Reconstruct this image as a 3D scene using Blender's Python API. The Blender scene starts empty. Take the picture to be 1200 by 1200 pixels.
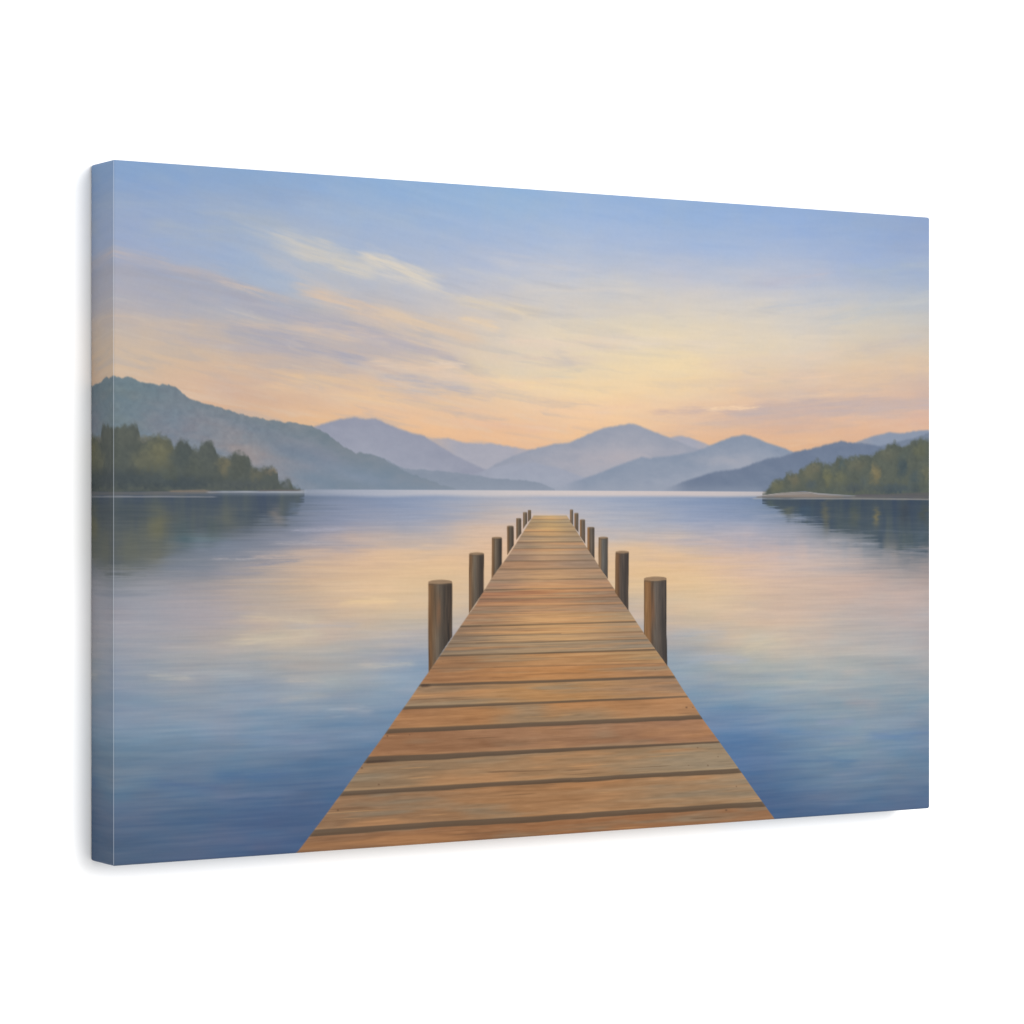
import math
import numpy as np

# ----------------------------------------------------------------------------
#  A gallery wrapped canvas print (24 x 16 x 1.25 in) hung on a white wall.
#  Picture units on the canvas: U 0..1500 across, V 0..1000 downwards.
# ----------------------------------------------------------------------------
H, W, D = 0.4064, 0.6096, 0.03175
FOC = 3363.0                      # focal length in pixels of a 1200 px wide frame
ANG = math.radians(32.03)         # the wall's turn away from the camera
ZL, XL = FOC / 828.6 * H, -467.6 / 828.6 * H      # front left edge: distance and offset
GAIN = 1.78                       # light level on the front of the canvas

NU, NV = 1200, 800


def P(px, py):
    """a point measured on the photograph -> (U, V) on the flat picture"""
    k = (px - 600.0) / FOC
    t = (k * ZL - XL) / (math.cos(ANG) - k * math.sin(ANG))
    z = ZL + t * math.sin(ANG)
    return t / W * 1500.0, 500.0 + (py - 601.0) / FOC * z / H * 1000.0


def PL(pts):
    a = np.array([P(*p) for p in pts])
    return a[:, 0], a[:, 1]


# ---- noise ------------------------------------------------------------------
def _hash(ix, iy, seed):
    h = (ix.astype(np.int64) * 374761393 + iy.astype(np.int64) * 668265263 + seed * 1442695041) & 0xFFFFFFFF
    h = ((h ^ (h >> 13)) * 1274126177) & 0xFFFFFFFF
    h = (h ^ (h >> 16)) & 0xFFFF
    return h.astype(np.float32) / 65535.0


def vn(x, y, seed=0):
    """value noise, -1..1"""
    x0 = np.floor(x); y0 = np.floor(y)
    fx = (x - x0).astype(np.float32); fy = (y - y0).astype(np.float32)
    fx = fx * fx * (3 - 2 * fx); fy = fy * fy * (3 - 2 * fy)
    a = _hash(x0, y0, seed); b = _hash(x0 + 1, y0, seed)
    c = _hash(x0, y0 + 1, seed); d = _hash(x0 + 1, y0 + 1, seed)
    return ((a + (b - a) * fx) * (1 - fy) + (c + (d - c) * fx) * fy) * 2 - 1


def fbm(x, y, seed=0, oct=3):
    s = 0; a = 1.0; t = 0
    for o in range(oct):
        s = s + a * vn(x * 2 ** o + 17.3 * o, y * 2 ** o + 9.1 * o, seed + o * 7)
        t += a; a *= 0.55
    return s / t


def sm(x):
    x = np.clip(x, 0, 1)
    return x * x * (3 - 2 * x)


def desat(c, k):
    c = np.asarray(c, np.float32)
    l = c @ np.array([.3, .55, .15], np.float32)
    return c + (l[..., None] - c) * k


def mix(c, col, m):
    col = np.asarray(col, np.float32)
    return c + (col - c) * m[..., None]


# ---- measured pigment colours (sRGB 0..255) at points of the photograph ------
SKY = """
150 205 133 165 208|300 217 138 169 210|450 226 146 177 215|600 237 150 181 216|800 252 149 177 216|1000 264 147 172 210|1085 270 144 166 205
150 250 149 169 205|250 250 155 174 206|350 252 158 177 208|450 262 159 180 213|600 268 164 184 216|700 275 163 184 219|850 292 164 184 217|1000 300 159 178 212|1085 305 157 174 206
150 292 160 174 203|220 300 159 176 206|300 320 163 180 205|350 285 176 186 203|430 300 168 182 206|550 312 177 187 210|650 322 189 195 210|800 325 189 193 210|900 333 190 193 208|1000 335 176 186 209|1085 330 166 180 203
150 340 171 172 188|220 348 172 174 188|320 335 166 181 204|400 350 192 188 190|500 355 194 192 196|600 360 203 197 194|700 352 206 201 196|800 355 216 206 192|900 355 208 203 197|1000 365 207 201 190|1085 358 186 190 196
150 380 191 179 172|250 388 190 179 173|350 385 192 182 178|450 390 196 184 180|550 392 220 201 181|650 392 226 211 187|750 392 228 212 183|850 395 226 210 185|950 400 217 205 190|1085 395 203 195 184
150 420 212 188 160|250 425 213 185 158|350 420 196 180 170|450 420 200 184 174|550 430 219 201 176|620 440 229 210 178|700 430 236 213 173|800 430 238 214 170|900 430 231 208 173|1000 430 223 198 168|1085 422 221 195 165
250 450 215 181 156|350 460 220 186 156|450 455 224 192 164|540 455 224 197 166|600 460 238 206 166|700 462 242 212 166|780 460 241 210 166|850 468 232 198 163|950 468 212 184 166|1085 455 206 180 166
300 470 214 179 152|400 480 231 190 152|500 490 236 192 154|600 495 236 194 158|700 486 242 202 162|800 490 226 190 164|900 488 218 180 158|1000 492 228 186 156|1085 492 222 180 156
550 508 232 187 156|630 522 234 188 158|760 500 238 196 158|830 512 229 184 154|930 517 226 181 152|1000 508 221 178 152"""

WATER = """
140 588 70 82 94|250 588 72 86 98|330 598 98 110 126|400 593 136 146 170|450 595 138 150 176|550 590 158 166 186|640 590 178 178 190|700 592 166 172 190|780 595 150 162 186|850 600 134 150 181|895 600 124 142 170|1000 595 66 79 91|1085 597 60 71 83
140 620 80 88 92|190 620 98 101 86|270 612 84 92 98|310 622 108 116 128|350 620 136 142 162|400 620 142 149 174|480 615 154 162 184|515 625 186 174 174|565 619 206 180 162|600 613 208 184 168|640 597 182 179 186|720 620 178 178 188|800 620 164 170 191|880 620 156 164 187|940 632 166 166 177|1000 615 70 82 90|1085 620 66 78 88
140 650 96 103 104|200 650 106 117 128|260 645 120 130 148|320 645 152 152 166|350 655 200 174 156|400 650 216 181 155|460 645 226 188 154|520 650 234 194 152|585 640 232 190 155|735 645 232 193 154|790 650 234 194 152|835 655 226 189 158|850 645 206 182 172|900 650 196 176 173|950 642 178 171 176|1000 641 154 158 168|1050 640 92 106 120|1085 640 92 104 118
140 680 142 148 160|200 685 163 162 169|280 690 190 173 162|350 680 214 185 156|450 680 236 199 156|530 680 238 201 156|700 665 236 198 156|750 672 241 201 148|820 682 239 204 156|880 680 226 191 160|950 682 206 179 160|1000 682 201 173 158|1085 685 184 165 158
140 720 160 163 176|250 720 172 169 178|350 720 200 181 166|450 720 224 197 162|520 728 208 192 170|545 742 188 184 186|740 722 200 187 178|800 722 221 196 166|900 716 206 181 161|1000 722 188 175 169|1085 722 180 172 172
140 760 163 169 183|250 752 186 179 175|330 748 206 189 166|400 760 188 183 180|480 762 164 176 197|520 775 140 165 196|800 762 162 173 190|880 762 203 190 168|1000 762 181 178 178|1085 762 168 171 181
140 800 134 157 190|200 795 154 166 184|300 800 146 165 192|400 792 165 172 182|460 812 136 162 195|800 795 142 164 190|900 800 151 168 187|1000 797 157 167 181|1085 792 148 162 180
140 840 122 146 184|300 840 124 149 187|400 840 117 144 185|840 830 112 143 186|950 840 130 154 186|1085 832 131 151 182
140 880 110 138 174|300 880 107 137 178|400 880 94 127 175|870 862 84 124 184|950 880 109 141 181|1085 872 104 137 181
140 920 93 121 160|300 920 87 117 165|385 912 82 113 165|900 912 74 109 166|1000 910 106 133 170|1085 912 98 128 170
140 960 79 107 155|300 960 71 100 156|350 955 70 97 150|920 942 69 101 156|1000 942 80 111 163|1085 937 76 106 160
140 1002 70 97 140|300 988 70 97 151|1000 956 72 102 156"""


def rbf_field(txt, aniso=1.7, gw=181, gh=121):
    """smooth colour field through the measured points, on a coarse grid"""
    rows = [list(map(float, s.split())) for l in txt.strip().splitlines() for s in l.split('|')]
    a = np.array(rows)
    uv = np.array([P(x, y) for x, y in a[:, :2]]) / 1000.0
    uv[:, 1] *= aniso
    col = a[:, 2:]
    def ker(d):
        return np.sqrt(d * d + 0.0009)
    d = np.linalg.norm(uv[:, None] - uv[None], axis=2)
    n = len(uv)
    A = np.zeros((n + 1, n + 1)); A[:n, :n] = -ker(d) + 0.02 * np.eye(n); A[:n, n] = 1; A[n, :n] = 1
    B = np.zeros((n + 1, 3)); B[:n] = col
    w = np.linalg.solve(A, B)
    gu, gv = np.meshgrid(np.linspace(-0.06, 1.56, gw), np.linspace(-0.06, 1.06, gh))
    g = np.stack([gu.ravel(), gv.ravel() * aniso], 1)
    out = np.empty((len(g), 3))
    for i in range(0, len(g), 4000):
        dd = np.linalg.norm(g[i:i + 4000, None] - uv[None], axis=2)
        out[i:i + 4000] = -ker(dd) @ w[:n] + w[n]
    return out.reshape(gh, gw, 3).astype(np.float32)


def sample(field, U, V):
    gh, gw, _ = field.shape
    x = np.clip((U + 60) / 1620 * (gw - 1), 0, gw - 1.001)
    y = np.clip((V + 60) / 1120 * (gh - 1), 0, gh - 1.001)
    ix = x.astype(int); iy = y.astype(int)
    fx = (x - ix)[..., None].astype(np.float32); fy = (y - iy)[..., None].astype(np.float32)
    return ((field[iy, ix] * (1 - fx) + field[iy, ix + 1] * fx) * (1 - fy)
            + (field[iy + 1, ix] * (1 - fx) + field[iy + 1, ix + 1] * fx) * fy)


# soft strokes: "x,y x,y .." path | half width px | colour | opacity | feather noise
CLOUDS = [
    # cream cloud bank, upper left centre
    ("278,262 305,270 335,282 360,290", 9, (192, 194, 198), .55),
    ("325,278 355,291 385,298 415,308 440,312", 9, (203, 200, 195), .75),
    ("335,292 370,303 410,314 450,322", 6, (206, 201, 194), .7),
    ("430,304 460,314 490,325 515,334", 8, (217, 208, 195), .85),
    ("440,318 470,329 500,336 530,345", 5, (212, 205, 197), .55),
    ("300,300 330,312 360,326 400,340", 9, (190, 190, 196), .45),
    ("525,345 560,356 590,362 635,367", 7, (218, 204, 184), .7),
    ("545,316 575,325 620,332", 5, (200, 200, 202), .35),
    ("545,373 565,377 585,383", 5, (226, 204, 178), .8),
    ("350,342 390,350 430,362 470,372", 8, (214, 192, 174), .8),
    ("440,366 480,376 520,388 560,402", 10, (222, 198, 172), .7),
    ("400,372 450,385 500,398 545,412", 8, (216, 194, 174), .5),
    # mauve bank on the left
    ("132,296 170,306 210,316 250,324 280,338", 8, (188, 180, 184), .65),
    ("132,318 180,328 230,338 280,346 330,358", 14, (168, 169, 183), .7),
    ("250,326 280,336 310,345 350,356", 4, (206, 188, 178), .55),
    ("280,352 330,366 380,376 430,390 480,404", 10, (172, 172, 186), .7),
    ("132,350 180,358 230,366", 9, (176, 176, 186), .5),
    ("270,378 320,386 370,392 420,400", 5, (212, 190, 172), .65),
    ("132,372 180,380 230,384 270,384", 7, (202, 184, 170), .5),
    ("270,392 330,402 380,410 440,424", 10, (176, 172, 180), .75),
    ("420,396 470,404 510,416 550,428", 9, (186, 178, 182), .75),
    ("200,396 250,404 300,410 340,416", 6, (184, 176, 178), .5),
    ("430,424 470,430 510,432 540,428", 5, (226, 198, 172), .6),
    ("440,440 480,446 520,452 575,462", 6, (188, 180, 180), .75),
    ("430,452 480,458 520,462", 4, (196, 186, 180), .5),
    ("320,438 380,446 430,452 480,462", 7, (226, 194, 158), .7),
    ("250,428 300,434 350,440", 6, (222, 190, 158), .5),
    ("380,462 430,468 480,474 530,478", 6, (234, 198, 156), .6),
    ("515,425 525,427 540,428", 3, (236, 212, 186), .6),
    ("560,300 640,312 720,316", 9, (196, 198, 208), .45), ("600,338 680,342 760,340", 10, (214, 206, 198), .45),
    ("640,362 720,364 800,360", 8, (206, 200, 196), .4), ("580,398 660,404 740,402", 9, (232, 208, 186), .45),
    ("560,416 640,424 700,424", 7, (224, 202, 180), .45), ("500,440 580,448 660,448", 7, (238, 204, 172), .5),
    ("600,478 680,482 760,476", 5, (240, 202, 166), .5), ("520,494 600,500 660,504", 5, (234, 190, 162), .5),
    ("700,398 780,404 860,400", 8, (232, 214, 192), .45), ("820,428 900,424 980,420", 8, (230, 206, 180), .45),
    ("840,448 920,444 1000,438", 7, (232, 200, 170), .45), ("160,268 240,272 320,276", 10, (164, 178, 198), .45),
    ("150,240 220,246 300,244", 9, (154, 174, 204), .4), ("340,246 420,252 500,256", 9, (160, 182, 212), .4),
    ("200,340 270,356 340,368 400,378", 7, (178, 176, 186), .5), ("340,378 400,386 460,396", 5, (206, 188, 178), .5),
    ("132,404 200,408 280,420", 7, (208, 186, 164), .5), ("290,424 350,430 420,440", 5, (190, 178, 172), .5),
    ("290,452 360,456 430,470", 5, (224, 192, 160), .5), ("460,476 520,486 580,490", 5, (236, 196, 158), .5),
    ("560,432 620,440 680,440", 8, (214, 204, 182), .35),
    ("560,446 640,452 700,456 760,452", 6, (240, 212, 168), .5),
    ("635,470 665,473 700,474", 4, (222, 194, 166), .5),
    # low bank on the right
    ("765,484 800,483 830,480 870,482", 4, (208, 180, 166), .7),
    ("820,496 860,489 900,482 950,478 1000,475 1090,470", 11, (200, 178, 168), .8),
    ("800,496 850,496 900,490 950,484", 5, (208, 180, 166), .55),
    ("960,482 1010,481 1090,476", 7, (198, 178, 172), .7),
    ("835,480 860,478 885,478", 2.2, (240, 206, 170), .8),
    ("870,468 920,464 960,462 1010,456", 6, (228, 196, 166), .5),
    ("980,444 1030,436 1090,430", 7, (224, 194, 164), .5),
    ("890,364 930,358 960,356 1010,352", 6, (186, 192, 204), .45),
    ("960,376 1000,370 1040,360 1090,350", 7, (192, 195, 198), .5),
    ("880,330 930,326 970,322", 7, (186, 186, 202), .4),
    ("1000,318 1050,316 1090,312", 8, (168, 182, 202), .5),
    ("1000,412 1050,404 1090,396", 7, (206, 192, 180), .45),
    ("760,402 830,410 900,408", 6, (220, 206, 184), .45),
    ("150,222 220,232 300,226 380,236", 8, (146, 168, 202), .35),
    ("230,252 300,256 340,262", 9, (164, 178, 198), .5),
]

WSTROKES = [
    ("290,723 330,724 370,727", 4, (214, 192, 162), .65),
    ("270,752 310,748 345,746 385,742", 5, (208, 190, 164), .8),
    ("330,733 370,734 420,733", 3, (182, 176, 174), .6),
    ("180,793 205,794 222,794", 3.5, (178, 176, 172), .7),
    ("330,818 350,817 378,815", 4, (160, 165, 170), .7),
    ("390,833 410,832 430,832", 3.5, (152, 166, 182), .8),
    ("330,796 360,797 400,797", 3, (180, 178, 172), .5),
    ("250,790 290,790 330,786", 4, (172, 174, 176), .5),
    ("420,779 450,779 480,778", 3, (190, 186, 176), .6),
    ("180,920 220,922 260,924", 5, (80, 108, 150), .6),
    ("250,908 290,909 340,908", 5, (76, 108, 156), .5),
    ("250,936 300,934 350,930", 5, (104, 124, 160), .45),
    ("300,872 340,868 380,866", 7, (128, 146, 178), .4),
    ("220,860 260,862 320,868", 6, (122, 148, 180), .4),
    ("992,824 1010,823 1032,822", 5, (158, 160, 168), .75),
    ("960,846 980,847 1000,846", 4, (140, 154, 180), .6),
    ("970,909 1000,905 1040,899", 8, (116, 136, 168), .65),
    ("965,893 985,894 1000,893", 5, (86, 122, 162), .6),
    ("1020,880 1050,876 1090,873", 5, (126, 146, 176), .5),
    ("1020,862 1050,862 1090,860", 5, (92, 128, 180), .5),
    ("900,858 950,860 1000,866", 5, (102, 136, 182), .4),
    ("990,788 1000,787 1010,786", 4, (186, 178, 172), .6),
    ("1000,782 1040,781 1090,780", 4, (178, 174, 174), .5),
    ("890,770 930,766 960,764", 5, (204, 190, 170), .5),
    ("870,760 895,752 920,748", 6, (212, 196, 168), .5),
    ("790,745 820,742 850,742", 5, (168, 176, 188), .5),
    ("800,774 840,770 880,774", 5, (158, 172, 190), .5),
    ("870,752 910,742 960,742", 4, (200, 186, 172), .4),
    ("260,655 275,655.5 290,655", 1.0, (178, 172, 176), .6),
    ("300,653 340,652 380,650", 1.8, (206, 182, 168), .6),
    ("320,637 350,636 390,636", 1.5, (180, 174, 178), .5),
    ("340,622 370,621 400,620", 1.3, (166, 166, 184), .7),
    ("280,664 310,661 350,657", 1.5, (136, 138, 156), .7),
    ("250,672 280,672 300,672", 1.6, (150, 148, 160), .6),
    ("400,706 430,705 460,706", 3, (240, 204, 152), .7),
    ("370,690 420,688 470,688", 4, (238, 200, 158), .4),
    ("600,606 640,603 672,604", 2.2, (214, 188, 172), .7),
    ("540,612 580,612 612,608", 3, (190, 178, 180), .5),
    ("700,620 740,626 790,630", 3, (206, 186, 176), .5),
    ("760,634 800,636 850,634", 2.2, (208, 182, 172), .55),
    ("880,604 930,606 960,610", 2.0, (158, 164, 184), .4),
    ("970,634 1000,637 1024,637", 1.3, (176, 176, 186), .4),
    ("990,624 1030,622 1090,624", 1.2, (104, 116, 130), .35),
    ("1000,648 1040,645 1090,650", 1.5, (152, 152, 160), .35),
    ("1010,668 1040,667 1060,668", 1.5, (170, 160, 158), .6),
]


def stroke(c, U, V, path, hw, col, op, seed, rag=1.0, sy=1.0):
    pts = [tuple(map(float, s.split(','))) for s in path.split()]
    x, y = PL(pts)
    s = 1000.0 / 760.0
    hwv = hw * s
    lo = int(max(0, (y.min() - hwv * 4) / 1000 * NV)); hi = int(min(NV + 1, (y.max() + hwv * 4) / 1000 * NV + 2))
    u0 = int(max(0, (x[0] - 60) / 1500 * NU)); u1 = int(min(NU + 1, (x[-1] + 60) / 1500 * NU + 2))
    if hi <= lo or u1 <= u0:
        return c
    u = U[lo:hi, u0:u1]; v = V[lo:hi, u0:u1]
    mid = np.interp(u, x, y)
    slope = (y[-1] - y[0]) / max(1.0, x[-1] - x[0])
    vs = v - u * slope
    n1 = fbm(u / (hwv * 7), vs / (hwv * 1.1), seed, 3)
    n2 = fbm(u / (hwv * 3.2), vs / (hwv * .45), seed + 31, 2)
    ends = sm((u - x[0] + n1 * 25 * rag + 18) / (12 + .22 * (x[-1] - x[0]))) * sm((x[-1] - u + n1 * 25 * rag + 18) / (12 + .22 * (x[-1] - x[0])))
    if x[0] < 25: ends = np.maximum(ends, sm((120 - u) / 60.0) )
    if x[-1] > 1470: ends = np.maximum(ends, sm((u - 1380) / 60.0))
    d = np.abs(v - mid + n1 * hwv * .75 * rag) / (hwv * (1.0 + .35 * n2))
    n3 = fbm(u / (hwv * 6), vs / (hwv * .30), seed + 57, 3)
    m = np.exp(-d ** 2 * .9) * ends * (op * 1.15 * (1 + .35 * n2 + .75 * n3))
    c[lo:hi, u0:u1] = mix(c[lo:hi, u0:u1], col, np.clip(m, 0, 1))
    return c


# ---- the mountains, far to near: ridge, top colour, low colour, depth of the blend, raggedness
RANGES = [
    ("495,512 505,513 525,512.5 545,518 565,519 575,518.5 600,523 621,526 640,530", (166, 166, 186), (176, 174, 190), 45, .5),
    ("760,512 783,512 790,510.5 797,509.6 808,512 828,519 850,528", (160, 164, 188), (172, 172, 190), 40, .5),
    ("330,512 350,505 365,500 385,493.5 400,489.5 415,488.3 428,490 440,489.2 447,492 457,497 480,506 495,509 508,517 533,532 562,546 582,557 610,572", (146, 152, 180), (160, 166, 190), 60, .6),
    ("540,572 560,556 580,543 600,534 621,526 638,522 652,519 667,517.5 680,512 689,507.6 709,500.5 723,498 737,495.2 746,497 760,503 780,510.4 800,519 830,530 880,545", (148, 157, 182), (176, 172, 186), 45, .6),
    ("540,560 575,548 600,542 625,541 655,548 690,560 720,570 730,575", (154, 162, 188), (158, 168, 192), 30, .5),
    ("650,574 666,565.6 695,556 712,549 737,540 752,535 760,536 775,534.5 797,531.7 816,528 834,520 848,514.7 859,510.4 873,508.2 880,510 887,513 902,519 919,524.6 930,529 960,540", (130, 149, 180), (160, 168, 190), 48, .6),
    ("990,524 1006,516 1023,510.4 1043,505.6 1052,507 1060,506.7 1072,504 1090,502.6", (130, 148, 180), (134, 152, 182), 40, .5),
    ("1015,530 1032,522 1057,516 1071,512 1090,506.7", (108, 128, 160), (112, 134, 166), 40, .8),
    ("770,574 781,571 811,560 839,551.5 865,548.7 882,543 902,536 913,535 936,527.4 958,523 975,519 987,515.5 998,517.5 1015,519 1032,522.6 1060,532 1090,545", (102, 123, 160), (106, 130, 165), 62, 1.0),
    ("300,560 360,540 430,536 440,534.5 451,537 468,546 482,550 511,551.5 533,554 559,557 582,561 616,563 633,566 650,574", (131, 147, 173), (128, 146, 172), 30, .8),
    ("130,440 148,442.2 162,445 171,449 180,449.5 188,450 198,450.5 205,453 219,464 239,472 262,480 290,487 304,490 318,492.6 330,492.3 347,496 366,501 389,512 403,523 417,530 434,531.7 446,536 470,550 500,562 540,574", (116, 130, 141), (123, 140, 160), 75, 1.5),
]

POSTS = [  # left x, right x, top y, foot at left x, foot at right x, square-cut
    (618.7, 622.5, 597.5, 612, 608, 0), (613, 618, 600, 620, 613, 0), (605, 611, 607, 633, 625, 0),
    (594, 602, 616, 651, 639, 0), (576, 588, 629, 678, 661, 0), (549.5, 567, 647.2, 719, 693, 0), (502, 530.2, 679.5, 788, 746, 0),
    (668, 671.7, 597, 611, 615.5, 1), (673, 678, 601, 618, 624, 1), (679.5, 685.8, 608.5, 628, 637.5, 1),
    (688, 696.6, 617.5, 643, 655, 1), (701, 712.3, 629, 663, 678.5, 1), (721, 736.8, 645.5, 694, 715.5, 1), (755, 781.4, 675.8, 742.5, 780.5, 1),
]

# seams between boards: left x y, right x y, thickness left, thickness right (px), darkness
SEAMS = [
    (367, 976.5, 895, 942, 6.5, 5.5, .85), (401, 930, 866.5, 902.8, 4.6, 5.0, .85), (429, 891, 841, 869.7, 6.5, 1.8, .9),
    (453, 857, 822, 840, 4.4, 4.6, .85), (473.7, 830, 804, 816.5, 3.2, 1.8, .8), (493, 803.2, 789, 793.2, 2.6, 2.8, .85),
    (507, 783.5, 780, 777, 1.2, 1.2, .35), (516, 768.6, 764, 761.4, 1.8, 1.8, .9), (525, 754.5, 758, 749, 1.4, 1.4, .6),
    (535, 745.5, 753, 740, 1.2, 1.4, .55), (540, 734, 744, 728.6, 1.9, 1.5, .9), (553, 720, 739, 717, 1.0, 1.0, .3),
    (558, 711, 734, 708, 1.2, 1.0, .4), (566, 702.2, 727, 699.6, 1.5, 1.3, .6), (570, 691.4, 718, 688.6, 1.5, 1.3, .65),
    (577, 680, 712, 678, 1.2, 1.2, .4), (586, 667, 700, 666, 1.6, 1.4, .5), (592, 657.5, 697, 656.5, 1.2, 1.2, .45),
    (597, 650.5, 692, 650, 1.2, 1.2, .4), (601, 643, 688, 642.5, 1.0, 1.0, .4), (605, 635.5, 684, 635, 1.2, 1.2, .5),
    (609, 629, 680, 628.8, 1.0, 1.0, .4), (613, 623, 677, 622.8, 1.0, 1.0, .45), (616, 617.5, 673, 617.3, .9, .9, .35),
    (619, 612.5, 670, 612.4, .9, .9, .4), (622, 608.5, 667, 608.4, .8, .8, .3),
]
# board tints between the seams, nearest first: left, middle, right
BOARDS = [
    ((150, 110, 80), (160, 112, 76), (158, 116, 84)), ((152, 118, 90), (168, 124, 86), (168, 138, 108)),
    ((150, 124, 98), (166, 130, 96), (158, 138, 114)), ((156, 112, 80), (160, 118, 88), (160, 118, 90)),
    ((158, 114, 80), (182, 130, 84), (172, 128, 92)), ((148, 122, 98), (184, 138, 92), (158, 128, 104)),
    ((160, 116, 82), (186, 132, 84), (170, 128, 94)), ((150, 112, 82), (178, 132, 90), (176, 142, 104)),
    ((132, 114, 98), (150, 130, 110), (142, 128, 114)), ((134, 114, 98), (170, 136, 104), (160, 132, 108)),
    ((140, 114, 94), (184, 144, 104), (160, 136, 112)), ((158, 122, 96), (186, 144, 104), (168, 142, 114)),
    ((150, 120, 98), (176, 134, 102), (150, 128, 112)), ((150, 112, 90), (166, 122, 92), (142, 116, 98)),
    ((156, 112, 88), (168, 118, 86), (150, 116, 94)), ((158, 124, 104), (176, 134, 104), (164, 130, 106)),
    ((162, 132, 110), (178, 142, 110), (164, 134, 110)), ((142, 118, 104), (156, 128, 108), (146, 124, 108)),
    ((150, 124, 108), (176, 142, 114), (150, 128, 112)), ((160, 132, 114), (186, 152, 120), (160, 136, 118)),
    ((148, 124, 106), (172, 140, 110), (152, 130, 112)), ((160, 132, 110), (188, 152, 114), (160, 136, 114)),
    ((156, 130, 104), (184, 148, 108), (160, 136, 110)), ((160, 134, 106), (192, 158, 112), (166, 142, 114)),
    ((164, 138, 108), (190, 158, 114), (172, 148, 118)), ((170, 144, 112), (192, 160, 116), (170, 148, 120)),
    ((176, 150, 116), (194, 162, 120), (174, 152, 124)),
]


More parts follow.
